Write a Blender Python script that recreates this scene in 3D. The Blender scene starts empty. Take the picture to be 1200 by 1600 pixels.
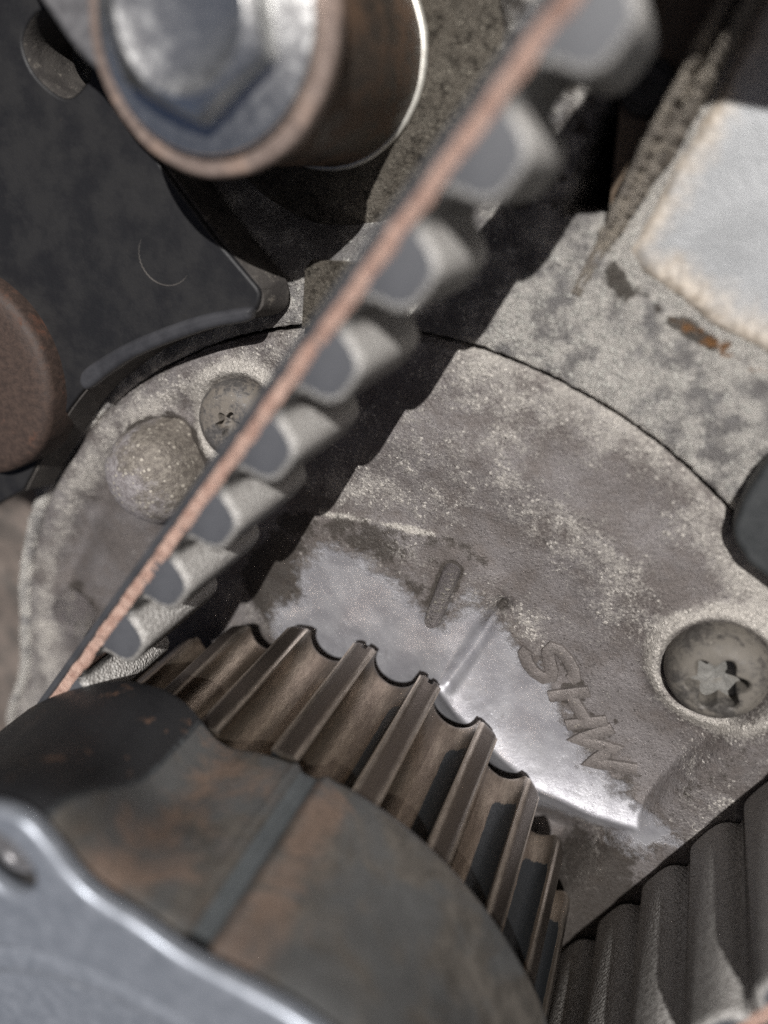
import bpy, bmesh, math, random
import numpy as np
from mathutils import Vector, Matrix, noise as mnoise

# units: 1 Blender unit = 1 cm.  z = 0 is the back face of the crank sprocket, the crank axis is the z axis.
random.seed(4)
scene = bpy.context.scene
COL = scene.collection
R = math.radians

# ------------------------------------------------------------------ camera, sky, sun, exposure
cam_d = bpy.data.cameras.new('camera')
cam = bpy.data.objects.new('camera', cam_d)
COL.objects.link(cam)
right = Vector((0.93488, 0.0, -0.35496))
down = Vector((0.13699, -0.92253, 0.36079))
fwd = Vector((-0.32746, -0.38592, -0.86246))
m = Matrix((right, -down, -fwd)).transposed().to_4x4()
m.translation = Vector((3.36774, 7.47937, 6.74323))
cam.matrix_world = m
cam_d.sensor_fit = 'VERTICAL'
cam_d.sensor_height = 36.0
cam_d.sensor_width = 27.0
cam_d.lens = 1251.84 / 1600 * 36.0
cam_d.clip_start = 0.05
cam_d.clip_end = 2000
cam_d.dof.use_dof = True
cam_d.dof.focus_distance = 8.05
cam_d.dof.aperture_fstop = 0.105
cam_d.dof.aperture_blades = 0
scene.camera = cam

SUN_AZ, SUN_EL = 60.0, 57.0          # direction towards the sun, azimuth counter-clockwise from +x
sdir = Vector((math.cos(R(SUN_AZ)) * math.cos(R(SUN_EL)), math.sin(R(SUN_AZ)) * math.cos(R(SUN_EL)), math.sin(R(SUN_EL))))
sun_d = bpy.data.lights.new('sun', 'SUN')
sun_d.energy = 5.0
sun_d.angle = R(0.53)
sun_d.color = (1.0, 0.98, 0.955)
sun = bpy.data.objects.new('sun', sun_d)
sun.rotation_euler = sdir.to_track_quat('Z', 'Y').to_euler()
COL.objects.link(sun)

world = bpy.data.worlds.new('World')
scene.world = world
world.use_nodes = True
wn = world.node_tree
sky = wn.nodes.new('ShaderNodeTexSky')
sky.sky_type = 'NISHITA'
sky.sun_disc = False
sky.sun_elevation = R(SUN_EL)
sky.sun_rotation = R(90.0 - SUN_AZ)
sky.air_density = 0.35
sky.dust_density = 2.5
sky.ozone_density = 0.0
wn.links.new(sky.outputs[0], wn.nodes['Background'].inputs['Color'])
wn.nodes['Background'].inputs['Strength'].default_value = 0.05

scene.view_settings.view_transform = 'Standard'
scene.view_settings.look = 'None'
scene.view_settings.exposure = 0.2
scene.view_settings.gamma = 1.0
scene.cycles.max_bounces = 6
scene.cycles.use_denoising = False

# ------------------------------------------------------------------ node helpers
class NT:
    def __init__(self, name):
        self.m = bpy.data.materials.new(name)
        self.m.use_nodes = True
        self.t = self.m.node_tree
        self.b = self.t.nodes['Principled BSDF']
        tc = self.t.nodes.new('ShaderNodeTexCoord')
        self.co = tc.outputs['Object']
    def n(self, kind, **kw):
        x = self.t.nodes.new(kind)
        for k, v in kw.items():
            setattr(x, k, v)
        return x
    def put(self, sock, v):
        if isinstance(v, bpy.types.NodeSocket):
            self.t.links.new(v, sock)
        elif v is not None:
            sock.default_value = v
    def noise(self, scale, detail=4, rough=0.6, dist=0.0, co=None, stretch=None):
        x = self.n('ShaderNodeTexNoise')
        c = co or self.co
        if stretch:
            mp = self.n('ShaderNodeMapping')
            self.put(mp.inputs['Vector'], c)
            mp.inputs['Scale'].default_value = stretch
            c = mp.outputs[0]
        self.put(x.inputs['Vector'], c)
        x.inputs['Scale'].default_value = scale
        x.inputs['Detail'].default_value = detail
        x.inputs['Roughness'].default_value = rough
        x.inputs['Distortion'].default_value = dist
        return x.outputs[0]
    def voro(self, scale, feature='F1', out='Distance', rnd=1.0):
        x = self.n('ShaderNodeTexVoronoi', feature=feature)
        self.put(x.inputs['Vector'], self.co)
        x.inputs['Scale'].default_value = scale
        x.inputs['Randomness'].default_value = rnd
        return x.outputs[out]
    def cells(self, scale, co=None):
        x = self.n('ShaderNodeTexVoronoi', feature='F1')
        self.put(x.inputs['Vector'], co or self.co)
        x.inputs['Scale'].default_value = scale
        sp = self.n('ShaderNodeSeparateColor'); self.put(sp.inputs[0], x.outputs['Color'])
        return sp.outputs[0], x.outputs['Distance']
    def warp(self, scale, amp):
        x = self.n('ShaderNodeTexNoise'); self.put(x.inputs['Vector'], self.co); x.inputs['Scale'].default_value = scale; x.inputs['Detail'].default_value = 3
        m = self.n('ShaderNodeVectorMath', operation='MULTIPLY_ADD'); self.put(m.inputs[0], x.outputs['Color']); m.inputs[1].default_value = (amp, amp, amp); self.put(m.inputs[2], self.co)
        return m.outputs[0]
    def math(self, op, a, b=None, c=None, clamp=False):
        x = self.n('ShaderNodeMath', operation=op, use_clamp=clamp)
        self.put(x.inputs[0], a); self.put(x.inputs[1], b)
        if c is not None: self.put(x.inputs[2], c)
        return x.outputs[0]
    def step(self, v, lo, hi, a=0.0, b=1.0):
        x = self.n('ShaderNodeMapRange', interpolation_type='SMOOTHSTEP')
        self.put(x.inputs[0], v)
        x.inputs[1].default_value = lo; x.inputs[2].default_value = hi
        x.inputs[3].default_value = a; x.inputs[4].default_value = b
        return x.outputs[0]
    def mix(self, f, a, b, blend='MIX'):
        x = self.n('ShaderNodeMix', data_type='RGBA', blend_type=blend)
        self.put(x.inputs[0], f)
        for s, v in ((x.inputs[6], a), (x.inputs[7], b)):
            if isinstance(v, tuple): v = (*v, 1.0) if len(v) == 3 else v
            self.put(s, v)
        return x.outputs[2]
    def attr(self, name):
        x = self.n('ShaderNodeAttribute', attribute_name=name)
        return x.outputs['Fac']
    def bump(self, h, strength=0.4, dist=0.02, normal=None):
        x = self.n('ShaderNodeBump')
        self.put(x.inputs['Height'], h)
        x.inputs['Strength'].default_value = strength
        x.inputs['Distance'].default_value = dist
        if normal: self.put(x.inputs['Normal'], normal)
        return x.outputs[0]
    def out(self, color, rough=0.5, metal=0.0, normal=None, spec=None):
        if isinstance(color, tuple): color = (*color, 1.0) if len(color) == 3 else color
        self.put(self.b.inputs['Base Color'], color)
        self.put(self.b.inputs['Roughness'], rough)
        self.put(self.b.inputs['Metallic'], metal)
        if normal: self.put(self.b.inputs['Normal'], normal)
        if spec is not None: self.b.inputs['Specular IOR Level'].default_value = spec
        return self.m

def cast_metal(name, a, b, pale, grime_shade, metal=0.5, pale_bias=0.0, grime_bias=0.0, attrs=False, bump=0.5, rust=None, grain=1.0, rough=(0.42, 0.66)):
    """weathered aluminium casting: two dirt tones, pale mineral specks, dark grime, and bare metal where it was wiped"""
    t = NT(name)
    big = t.noise(1.3, 5, 0.62, 0.4)
    mid = t.noise(5.5, 6, 0.68, 0.2)
    fine = t.noise(26, 5, 0.72)
    grit = t.noise(75, 3, 0.7)
    c = t.mix(t.step(t.math('ADD', t.math('MULTIPLY', big, 0.6), t.math('MULTIPLY', mid, 0.4)), 0.40, 0.60), a, b)
    c = t.mix(t.step(mid, 0.3, 0.72, 0.0, 0.5), c, tuple(x * 0.62 for x in a))
    # pale crust: a thin film plus separate grains whose density follows the film
    dens = t.math('ADD', t.math('MULTIPLY', mid, 0.75), t.math('MULTIPLY', big, 0.35))
    dens = t.math('ADD', dens, pale_bias)
    if attrs: dens = t.math('ADD', dens, t.math('MULTIPLY', t.attr('pale'), 0.30))
    wco = t.warp(40, 0.05)
    c = t.mix(t.step(t.math('ADD', dens, t.math('MULTIPLY', t.math('SUBTRACT', fine, 0.5), 0.75)), 0.56, 0.98, 0.0, 0.85), c, pale)
    r1, d1 = t.cells(24, wco); r2, d2 = t.cells(50, wco)
    g1 = t.math('MULTIPLY', t.step(t.math('ADD', t.math('MULTIPLY', r1, 0.55), t.math('SUBTRACT', dens, 0.62)), 0.40, 0.50), t.step(d1, 0.30, 0.55, 1.0, 0.0))
    g2 = t.math('MULTIPLY', t.step(t.math('ADD', t.math('MULTIPLY', r2, 0.55), t.math('SUBTRACT', dens, 0.60)), 0.34, 0.44), t.step(d2, 0.35, 0.6, 1.0, 0.0))
    c = t.mix(t.math('MULTIPLY', g2, 0.42), c, pale)
    c = t.mix(t.math('MULTIPLY', g1, 0.6), c, tuple(min(0.8, x * 1.22) for x in pale))
    # dark pits between the grains
    k1 = t.math('MULTIPLY', t.step(r2, 0.10, 0.22, 1.0, 0.0), t.step(d2, 0.3, 0.6, 1.0, 0.0))
    c = t.mix(t.math('MULTIPLY', k1, 0.55), c, tuple(x * 0.3 for x in a))
    c = t.mix(t.step(t.noise(38, 4, 0.75), 0.50, 0.72, 0.0, 0.55), c, tuple(x * 0.42 for x in a))
    pm = dens
    # grime
    gm = t.math('ADD', t.math('MULTIPLY', t.noise(9, 6, 0.75), 0.7), t.math('MULTIPLY', grit, 0.3))
    gm = t.math('ADD', gm, grime_bias)
    if attrs: gm = t.math('ADD', gm, t.math('MULTIPLY', t.attr('grime_shade'), 0.4))
    gf = t.step(gm, 0.62, 0.74)
    c = t.mix(t.math('MULTIPLY', gf, 0.85), c, grime_shade)
    met = metal; ro = t.step(t.math('ADD', t.math('MULTIPLY', fine, 0.6), t.math('MULTIPLY', r2, 0.35)), 0.3, 0.7, rough[0], rough[1])
    bs = bump
    hh = t.math('ADD', t.math('MULTIPLY', mid, 0.5), t.math('ADD', t.math('MULTIPLY', fine, 0.55 * grain), t.math('MULTIPLY', grit, 0.30 * grain)))
    hh = t.math('ADD', hh, t.math('ADD', t.math('MULTIPLY', g1, 0.35 * grain), t.math('MULTIPLY', g2, 0.18 * grain)))
    if rust:
        rf = t.step(t.math('ADD', t.noise(7, 5, 0.7), t.math('MULTIPLY', t.attr('rust'), 0.45) if attrs else 0.0), 0.68, 0.85)
        c = t.mix(rf, c, rust)
    if attrs:
        w = t.math('ADD', t.attr('wiped'), t.math('MULTIPLY', t.math('SUBTRACT', t.noise(4.2, 10, 0.76), 0.5), 0.95))
        wf2 = t.math('MULTIPLY', t.step(w, -0.09, 0.15), t.step(t.math('ADD', t.noise(34, 5, 0.75), t.math('MULTIPLY', w, 1.5)), 0.30, 0.46))
        rim = t.math('MULTIPLY', t.step(w, -0.14, -0.01), t.math('SUBTRACT', 1.0, wf2))
        c = t.mix(t.math('MULTIPLY', rim, t.step(t.noise(6, 4), 0.4, 0.6, 0.1, 0.75)), c, (0.075, 0.06, 0.048))
        silver = t.mix(t.step(t.noise(3, 5, 0.65), 0.35, 0.65), (0.27, 0.266, 0.285), (0.36, 0.357, 0.375))
        scr = t.noise(30, 4, 0.7, stretch=(1.0, 0.12, 1.0))
        silver = t.mix(t.step(scr, 0.58, 0.72, 0.0, 0.35), silver, (0.2, 0.19, 0.185))
        silver = t.mix(t.step(grit, 0.66, 0.74), silver, (0.14, 0.11, 0.09))
        c = t.mix(wf2, c, silver)
        met = t.math('ADD', metal, t.math('MULTIPLY', wf2, 0.55 - metal))
        ro = t.mix(wf2, ro, (0.44, 0.44, 0.44))
        hh = t.math('MULTIPLY', hh, t.math('SUBTRACT', 1.0, t.math('MULTIPLY', wf2, 0.78)))
        hh = t.math('SUBTRACT', hh, t.math('MULTIPLY', wf2, 0.08))
    return t.out(c, ro, met, t.bump(hh, bs, 0.045))

M = {}
M['cover'] = cast_metal('pump_cover_cast', (0.140, 0.122, 0.114), (0.222, 0.205, 0.204), (0.46, 0.43, 0.39), (0.045, 0.038, 0.032), attrs=True, bump=0.55)
M['block'] = cast_metal('block_cast', (0.20, 0.188, 0.182), (0.30, 0.288, 0.282), (0.68, 0.645, 0.595), (0.045, 0.035, 0.026), attrs=True, bump=0.9, rust=(0.22, 0.11, 0.045), pale_bias=0.04, grain=1.3)
M['rough_cast'] = cast_metal('rough_cast', (0.17, 0.148, 0.12), (0.27, 0.24, 0.20), (0.46, 0.42, 0.35), (0.02, 0.016, 0.012), bump=1.0, grime_bias=0.13, grain=2.6)
M['rib_cast'] = cast_metal('rib_cast', (0.25, 0.22, 0.19), (0.38, 0.34, 0.29), (0.6, 0.53, 0.43), (0.03, 0.025, 0.02), bump=1.0, grime_bias=0.07, pale_bias=0.06, grain=1.6)
M['letters'] = cast_metal('letter_cast', (0.15, 0.132, 0.124), (0.215, 0.193, 0.182), (0.40, 0.36, 0.30), (0.06, 0.048, 0.038), bump=0.5, pale_bias=-0.16, grime_bias=0.03)
M['boss'] = cast_metal('boss_cast', (0.15, 0.133, 0.132), (0.25, 0.228, 0.226), (0.48, 0.445, 0.38), (0.05, 0.042, 0.034), bump=0.9, pale_bias=0.02, grime_bias=0.02, grain=1.6)

def pad_mat():
    t = NT('blasted_aluminium')
    g = t.noise(70, 3, 0.7); f = t.noise(2.2, 5, 0.6)
    c = t.mix(t.step(f, 0.3, 0.7), (0.27, 0.275, 0.28), (0.35, 0.355, 0.36))
    w = t.math('ADD', t.attr('margin'), t.math('MULTIPLY', t.math('SUBTRACT', t.noise(5.0, 8, 0.72), 0.5), 0.5))
    mf = t.step(w, -0.16, 0.22)
    c = t.mix(t.math('SUBTRACT', 1.0, mf), c, t.mix(t.step(t.noise(12, 5, 0.7), 0.4, 0.62), (0.34, 0.285, 0.225), (0.56, 0.49, 0.41)))
    df = t.step(t.math('SUBTRACT', t.noise(9, 5, 0.7), t.math('MULTIPLY', t.attr('margin'), 1.4)), 0.74, 0.86)
    c = t.mix(df, c, (0.09, 0.06, 0.035))
    h = t.math('ADD', t.math('MULTIPLY', g, 0.5), t.math('MULTIPLY', t.noise(18, 4, 0.6), 0.35))
    return t.out(c, t.step(g, 0.35, 0.65, 0.42, 0.62), t.math('MULTIPLY', mf, 0.6), t.bump(h, 0.45, 0.02))
M['pad'] = pad_mat()

def steel(name, a, b, rust, rough=(0.28, 0.5), metal=0.85, rust_amt=0.5, scale=3.0, stretch=None, bump=0.25, spots=None):
    t = NT(name)
    n1 = t.noise(scale, 6, 0.65, 0.3, stretch=stretch)
    n2 = t.noise(scale * 6, 5, 0.7, stretch=stretch)
    g = t.noise(60, 3, 0.7)
    c = t.mix(t.step(n2, 0.3, 0.7), a, b)
    rf = t.step(t.math('ADD', t.math('MULTIPLY', n1, 0.7), t.math('MULTIPLY', n2, 0.3)), 0.66 - 0.3 * rust_amt, 0.80 - 0.3 * rust_amt)
    c = t.mix(t.math('MULTIPLY', rf, 0.85), c, rust)
    if spots: c = t.mix(t.step(g, 0.66, 0.75), c, spots)
    met = t.math('SUBTRACT', metal, t.math('MULTIPLY', rf, metal * 0.75))
    h = t.math('ADD', t.math('MULTIPLY', g, 0.35), t.math('MULTIPLY', n2, 0.5))
    ro = t.math('ADD', t.step(n2, 0.3, 0.7, rough[0], rough[1]), t.math('MULTIPLY', rf, 0.22))
    return t.out(c, ro, met, t.bump(h, bump, 0.02))

M['zinc'] = steel('zinc_plated_steel', (0.72, 0.72, 0.705), (0.82, 0.82, 0.805), (0.62, 0.60, 0.57), (0.16, 0.34), 0.95, 0.2, 2.0, bump=0.08)
M['washer'] = steel('copper_brown_washer', (0.25, 0.19, 0.162), (0.33, 0.26, 0.225), (0.21, 0.145, 0.112), (0.35, 0.5), 0.6, 0.5, 3.0, bump=0.15)
M['sleeve'] = steel('brown_oxide_steel', (0.065, 0.053, 0.044), (0.105, 0.083, 0.067), (0.12, 0.07, 0.042), (0.35, 0.5), 0.55, 0.75, 2.6, bump=0.3)
M['sleeve_rim'] = steel('pale_rim_steel', (0.55, 0.53, 0.48), (0.7, 0.68, 0.62), (0.4, 0.34, 0.27), (0.35, 0.5), 0.5, 0.3, 4)
M['dark_screw'] = steel('phosphated_screw', (0.085, 0.08, 0.078), (0.125, 0.118, 0.115), (0.15, 0.13, 0.108), (0.42, 0.6), 0.45, 0.75, 4.0, bump=0.5, spots=(0.42, 0.4, 0.36))
M['torx'] = steel('dusty_screw', (0.07, 0.064, 0.059), (0.105, 0.098, 0.091), (0.13, 0.116, 0.098), (0.42, 0.6), 0.45, 0.8, 3.0, bump=0.4, spots=(0.45, 0.42, 0.37))
M['socket'] = steel('socket_dust', (0.13, 0.125, 0.115), (0.18, 0.175, 0.163), (0.13, 0.116, 0.098), (0.5, 0.7), 0.2, 0.4, 6.0, bump=0.6)
M['rust_disc'] = steel('rusty_disc', (0.032, 0.021, 0.017), (0.06, 0.038, 0.029), (0.095, 0.036, 0.019), (0.6, 0.75), 0.15, 0.35, 2.4, bump=0.55, spots=(0.14, 0.095, 0.065))
M['grey_plate'] = steel('grey_plate_steel', (0.16, 0.155, 0.16), (0.23, 0.225, 0.23), (0.2, 0.16, 0.13), (0.4, 0.55), 0.6, 0.3, 2)
M['front_plate'] = steel('blue_grey_plate', (0.24, 0.26, 0.295), (0.31, 0.33, 0.37), (0.27, 0.275, 0.29), (0.36, 0.5), 0.55, 0.2, 1.6, bump=0.1)
M['black_steel'] = steel('black_plug', (0.02, 0.02, 0.02), (0.05, 0.048, 0.045), (0.06, 0.05, 0.04), (0.4, 0.6), 0.3, 0.3, 3)

def sprocket_mat():
    t = NT('oiled_sprocket_steel')
    n1 = t.noise(3.0, 5, 0.6, stretch=(1, 1, 0.25)); n2 = t.noise(22, 5, 0.7, stretch=(1, 1, 0.3)); g = t.noise(80, 3, 0.75)
    c = t.mix(t.step(n1, 0.35, 0.65), (0.18, 0.142, 0.112), (0.31, 0.255, 0.20))
    c = t.mix(t.step(n2, 0.35, 0.72, 0.0, 0.6), c, (0.11, 0.084, 0.067))
    c = t.mix(t.math('MULTIPLY', t.attr('land'), 0.75), c, t.mix(n2, (0.05, 0.043, 0.04), (0.125, 0.108, 0.10)))
    c = t.mix(t.math('MULTIPLY', t.attr('edge'), t.step(n2, 0.3, 0.65, 0.35, 0.95)), c, (0.42, 0.37, 0.32))  # pale crown edges: rubbed metal plus highlights painted into the colour
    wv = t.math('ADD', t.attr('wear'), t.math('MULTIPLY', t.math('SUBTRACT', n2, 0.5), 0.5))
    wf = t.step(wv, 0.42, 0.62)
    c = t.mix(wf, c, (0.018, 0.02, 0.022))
    c = t.mix(t.math('MULTIPLY', t.step(g, 0.67, 0.74), 0.6), c, (0.42, 0.37, 0.31))
    met = t.math('SUBTRACT', 0.9, t.math('MULTIPLY', wf, 0.5))
    ro = t.math('SUBTRACT', t.step(n2, 0.3, 0.7, 0.18, 0.32), t.math('MULTIPLY', t.attr('edge'), 0.08))
    return t.out(c, ro, met, t.bump(t.math('ADD', t.math('MULTIPLY', g, 0.4), t.math('MULTIPLY', n2, 0.5)), 0.28, 0.02))
M['sprocket'] = sprocket_mat()

def hub_mat():
    t = NT('painted_rusting_hub')
    n1 = t.noise(1.5, 5, 0.62, 0.5); n2 = t.noise(5, 6, 0.68, 0.3); n3 = t.noise(30, 4, 0.7)
    smooth = t.mix(t.step(n2, 0.35, 0.65), (0.088, 0.080, 0.071), (0.135, 0.121, 0.106))
    slate = t.mix(n2, (0.075, 0.075, 0.074), (0.125, 0.125, 0.124))
    rustc = t.mix(t.step(n3, 0.3, 0.7), (0.16, 0.112, 0.086), (0.245, 0.17, 0.13))
    c = t.mix(t.step(n1, 0.42, 0.58), smooth, slate)
    rv = t.math('ADD', t.attr('rust'), t.math('MULTIPLY', t.math('SUBTRACT', t.noise(2.0, 8, 0.74, 0.6), 0.5), 2.6))
    c = t.mix(t.math('MULTIPLY', t.step(rv, 0.25, 0.85), 0.8), c, rustc)
    pv = t.math('ADD', t.attr('paint'), t.math('MULTIPLY', t.math('SUBTRACT', n2, 0.5), 0.35))
    pc = t.mix(t.step(t.noise(3.4, 6, 0.7), 0.60, 0.68), (0.022, 0.022, 0.024), (0.16, 0.095, 0.065))
    c = t.mix(t.step(pv, 0.42, 0.55), c, pc)
    gv = t.math('ADD', t.attr('groove'), t.math('MULTIPLY', t.math('SUBTRACT', n3, 0.5), 0.4))
    c = t.mix(t.step(gv, 0.4, 0.6), c, t.mix(n2, (0.07, 0.078, 0.082), (0.12, 0.13, 0.136)))
    return t.out(c, t.step(n2, 0.3, 0.7, 0.42, 0.62), 0.35, t.bump(t.math('ADD', t.math('MULTIPLY', n2, 0.6), t.math('MULTIPLY', n3, 0.4)), 0.35, 0.03))
M['hub'] = hub_mat()

def rubber(name, a, b, rough=0.5, spec=0.5, bump=0.2, dust=None, dust_lo=0.62):
    t = NT(name)
    n = t.noise(3, 6, 0.65); f = t.noise(40, 4, 0.7)
    c = t.mix(t.step(n, 0.35, 0.65), a, b)
    if dust: c = t.mix(t.step(t.math('ADD', t.math('MULTIPLY', t.noise(8, 6, 0.75), 0.6), t.math('MULTIPLY', f, 0.4)), dust_lo, dust_lo + 0.1), c, dust)
    return t.out(c, rough, 0.0, t.bump(t.math('ADD', t.math('MULTIPLY', f, 0.5), n), bump, 0.02), spec)
M['belt_back'] = rubber('belt_rubber', (0.024, 0.025, 0.029), (0.038, 0.039, 0.044), 0.6, 1.0)
M['belt_cut'] = rubber('belt_cut_rubber', (0.048, 0.05, 0.057), (0.066, 0.068, 0.076), 0.55, 1.0, 0.12)
M['plastic'] = rubber('black_plastic', (0.010, 0.010, 0.0115), (0.019, 0.0185, 0.019), 0.5, 0.3, 0.3, (0.06, 0.045, 0.036), 0.62)
M['plastic_edge'] = rubber('dusty_plastic_edge', (0.04, 0.036, 0.034), (0.075, 0.068, 0.062), 0.65, 0.3, 0.9, (0.20, 0.18, 0.155), 0.55)
M['rubber_block'] = rubber('rubber_block', (0.022, 0.024, 0.025), (0.036, 0.038, 0.039), 0.48, 0.5, 0.3, (0.15, 0.12, 0.09), 0.69)

def cord_mat():
    t = NT('tan_tension_cord')
    n = t.noise(14, 6, 0.7); f = t.noise(70, 3, 0.7)
    c = t.mix(t.step(n, 0.32, 0.68), (0.34, 0.20, 0.155), (0.58, 0.405, 0.33))
    c = t.mix(t.step(t.noise(6, 6, 0.75), 0.52, 0.70, 0.0, 0.6), c, (0.16, 0.10, 0.085))
    return t.out(c, 0.8, 0.0, t.bump(f, 0.9, 0.03))
M['cord'] = cord_mat()

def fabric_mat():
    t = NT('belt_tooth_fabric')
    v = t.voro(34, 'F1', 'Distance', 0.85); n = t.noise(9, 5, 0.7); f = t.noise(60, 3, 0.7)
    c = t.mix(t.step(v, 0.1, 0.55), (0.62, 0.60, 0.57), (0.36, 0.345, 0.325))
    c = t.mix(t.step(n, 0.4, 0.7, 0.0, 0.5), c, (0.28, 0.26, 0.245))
    c = t.mix(t.attr('lit_tone'), (0.017, 0.016, 0.0155), c)  # sunlit and shaded fabric tones painted into the tooth colour
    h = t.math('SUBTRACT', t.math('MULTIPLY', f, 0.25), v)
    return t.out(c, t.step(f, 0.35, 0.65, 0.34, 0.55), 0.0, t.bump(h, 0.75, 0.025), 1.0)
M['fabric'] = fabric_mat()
M['deep_cast'] = rubber('deep_brown_casting', (0.07, 0.062, 0.056), (0.14, 0.115, 0.10), 0.6, 0.3, 0.6, (0.22, 0.165, 0.13), 0.6)  # mottled dark brown tones of the deep casting

# ------------------------------------------------------------------ mesh helpers
def link(name, me, mat, parent=None, smooth=35, loc=None):
    o = bpy.data.objects.new(name, me)
    COL.objects.link(o)
    for mm in (mat if isinstance(mat, (list, tuple)) else [mat]):
        me.materials.append(mm)
    if smooth is not None:
        me.polygons.foreach_set('use_smooth', [True] * len(me.polygons))
        if smooth < 180: me.set_sharp_from_angle(angle=R(smooth))
    if parent: o.parent = parent
    if loc: o.location = loc
    return o

def thing(name, label, cat, loc=(0, 0, 0), group=None):
    o = bpy.data.objects.new(name, None)
    o.empty_display_size = 0.3
    COL.objects.link(o)
    o.location = loc
    return tag(o, label, cat, group)

def tag(o, label, cat, group=None):
    o['label'] = label; o['category'] = cat
    if group: o['group'] = group
    return o

def loft(rings, cap0=True, cap1=True, closed=True):
    n = len(rings[0]); V = [p for r in rings for p in r]; F = []
    for i in range(len(rings) - 1):
        for j in range(n if closed else n - 1):
            k = (j + 1) % n
            F.append((i * n + j, i * n + k, (i + 1) * n + k, (i + 1) * n + j))
    if cap0: F.append(tuple(reversed(range(n))))
    if cap1: F.append(tuple(range((len(rings) - 1) * n, len(rings) * n)))
    me = bpy.data.meshes.new('m'); me.from_pydata(V, [], F); me.update()
    return me

def lathe(prof, cx=0, cy=0, n=96, cap0=False, cap1=True, jit=0.0, seed=0, rad=None):
    rings = []
    for (r, z) in prof:
        ring = []
        for k in range(n):
            a = 2 * math.pi * k / n
            rr = r * (rad(a) if rad else 1.0)
            if jit:
                rr += jit * mnoise.noise(Vector((math.cos(a) * 3 + seed, math.sin(a) * 3, z * 3)))
                rr += jit * 0.5 * mnoise.noise(Vector((math.cos(a) * 9 + seed, math.sin(a) * 9, z * 9)))
            ring.append((cx + rr * math.cos(a), cy + rr * math.sin(a), z))
        rings.append(ring)
    return loft(rings, cap0, cap1)

def catmull(P, n=6, closed=True):
    P = [Vector(p).to_2d() if len(p) > 2 else Vector(p) for p in P]; out = []
    N = len(P)
    for i in range(N if closed else N - 1):
        p0, p1, p2, p3 = (P[(i + d) % N] if closed else P[min(max(i + d, 0), N - 1)] for d in (-1, 0, 1, 2))
        for k in range(n):
            t = k / n
            out.append(0.5 * ((2 * p1) + (p2 - p0) * t + (2 * p0 - 5 * p1 + 4 * p2 - p3) * t * t + (3 * p1 - p0 - 3 * p2 + p3) * t ** 3))
    if not closed: out.append(P[-1])
    return [tuple(p) for p in out]

def prism(loops, z0, z1, bev=0.03, res=3):
    """extruded outline (first loop) with holes, edges rounded"""
    cu = bpy.data.curves.new('c', 'CURVE')
    cu.dimensions = '2D'; cu.fill_mode = 'BOTH'
    cu.extrude = max((z1 - z0) / 2 - bev, 0.0005); cu.bevel_depth = bev; cu.bevel_resolution = res; cu.offset = -bev
    for L in loops:
        s = cu.splines.new('POLY'); s.points.add(len(L) - 1); s.use_cyclic_u = True
        for p, q in zip(s.points, L): p.co = (q[0], q[1], 0, 1)
    o = bpy.data.objects.new('c', cu); COL.objects.link(o)
    dg = bpy.context.evaluated_depsgraph_get()
    me = bpy.data.meshes.new_from_object(o.evaluated_get(dg))
    bpy.data.objects.remove(o); bpy.data.curves.remove(cu)
    me.materials.clear()
    me.transform(Matrix.Translation((0, 0, (z0 + z1) / 2)))
    return me

def sstep(x, a, b):
    t = np.clip((x - a) / (b - a), 0, 1); return t * t * (3 - 2 * t)

def seg_dist(X, Y, poly, closed=True):
    P = np.array(poly, float); best = np.full(X.shape, 1e9); N = len(P)
    for i in range(N if closed else N - 1):
        a, b = P[i], P[(i + 1) % N]; d = b - a
        t = np.clip(((X - a[0]) * d[0] + (Y - a[1]) * d[1]) / (d @ d), 0, 1)
        best = np.minimum(best, np.hypot(X - a[0] - t * d[0], Y - a[1] - t * d[1]))
    return best

def sdf(X, Y, poly):
    """signed distance, positive inside"""
    P = np.array(poly, float); ins = np.zeros(X.shape, bool); N = len(P)
    for i in range(N):
        a, b = P[i], P[(i + 1) % N]
        c = (a[1] > Y) != (b[1] > Y)
        with np.errstate(divide='ignore', invalid='ignore'):
            ins ^= c & (X < (b[0] - a[0]) * (Y - a[1]) / (b[1] - a[1]) + a[0])
    d = seg_dist(X, Y, poly)
    return np.where(ins, d, -d)

def vnoise(X, Y, s, seed=0):
    """smooth value noise on arrays"""
    rng = np.random.RandomState(seed); T = rng.rand(256, 256)
    x = X * s + 100.3; y = Y * s + 100.7
    i = np.floor(x).astype(int); j = np.floor(y).astype(int); u = x - i; v = y - j
    u = u * u * (3 - 2 * u); v = v * v * (3 - 2 * v)
    g = lambda a, b: T[a % 256, b % 256]
    return (g(i, j) * (1 - u) + g(i + 1, j) * u) * (1 - v) + (g(i, j + 1) * (1 - u) + g(i + 1, j + 1) * u) * v - 0.5

def fbm(X, Y, s, o=4, seed=0):
    r = np.zeros(X.shape); a = 1.0
    for k in range(o): r += a * vnoise(X, Y, s * 2 ** k, seed + k); a *= 0.5
    return r

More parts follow.
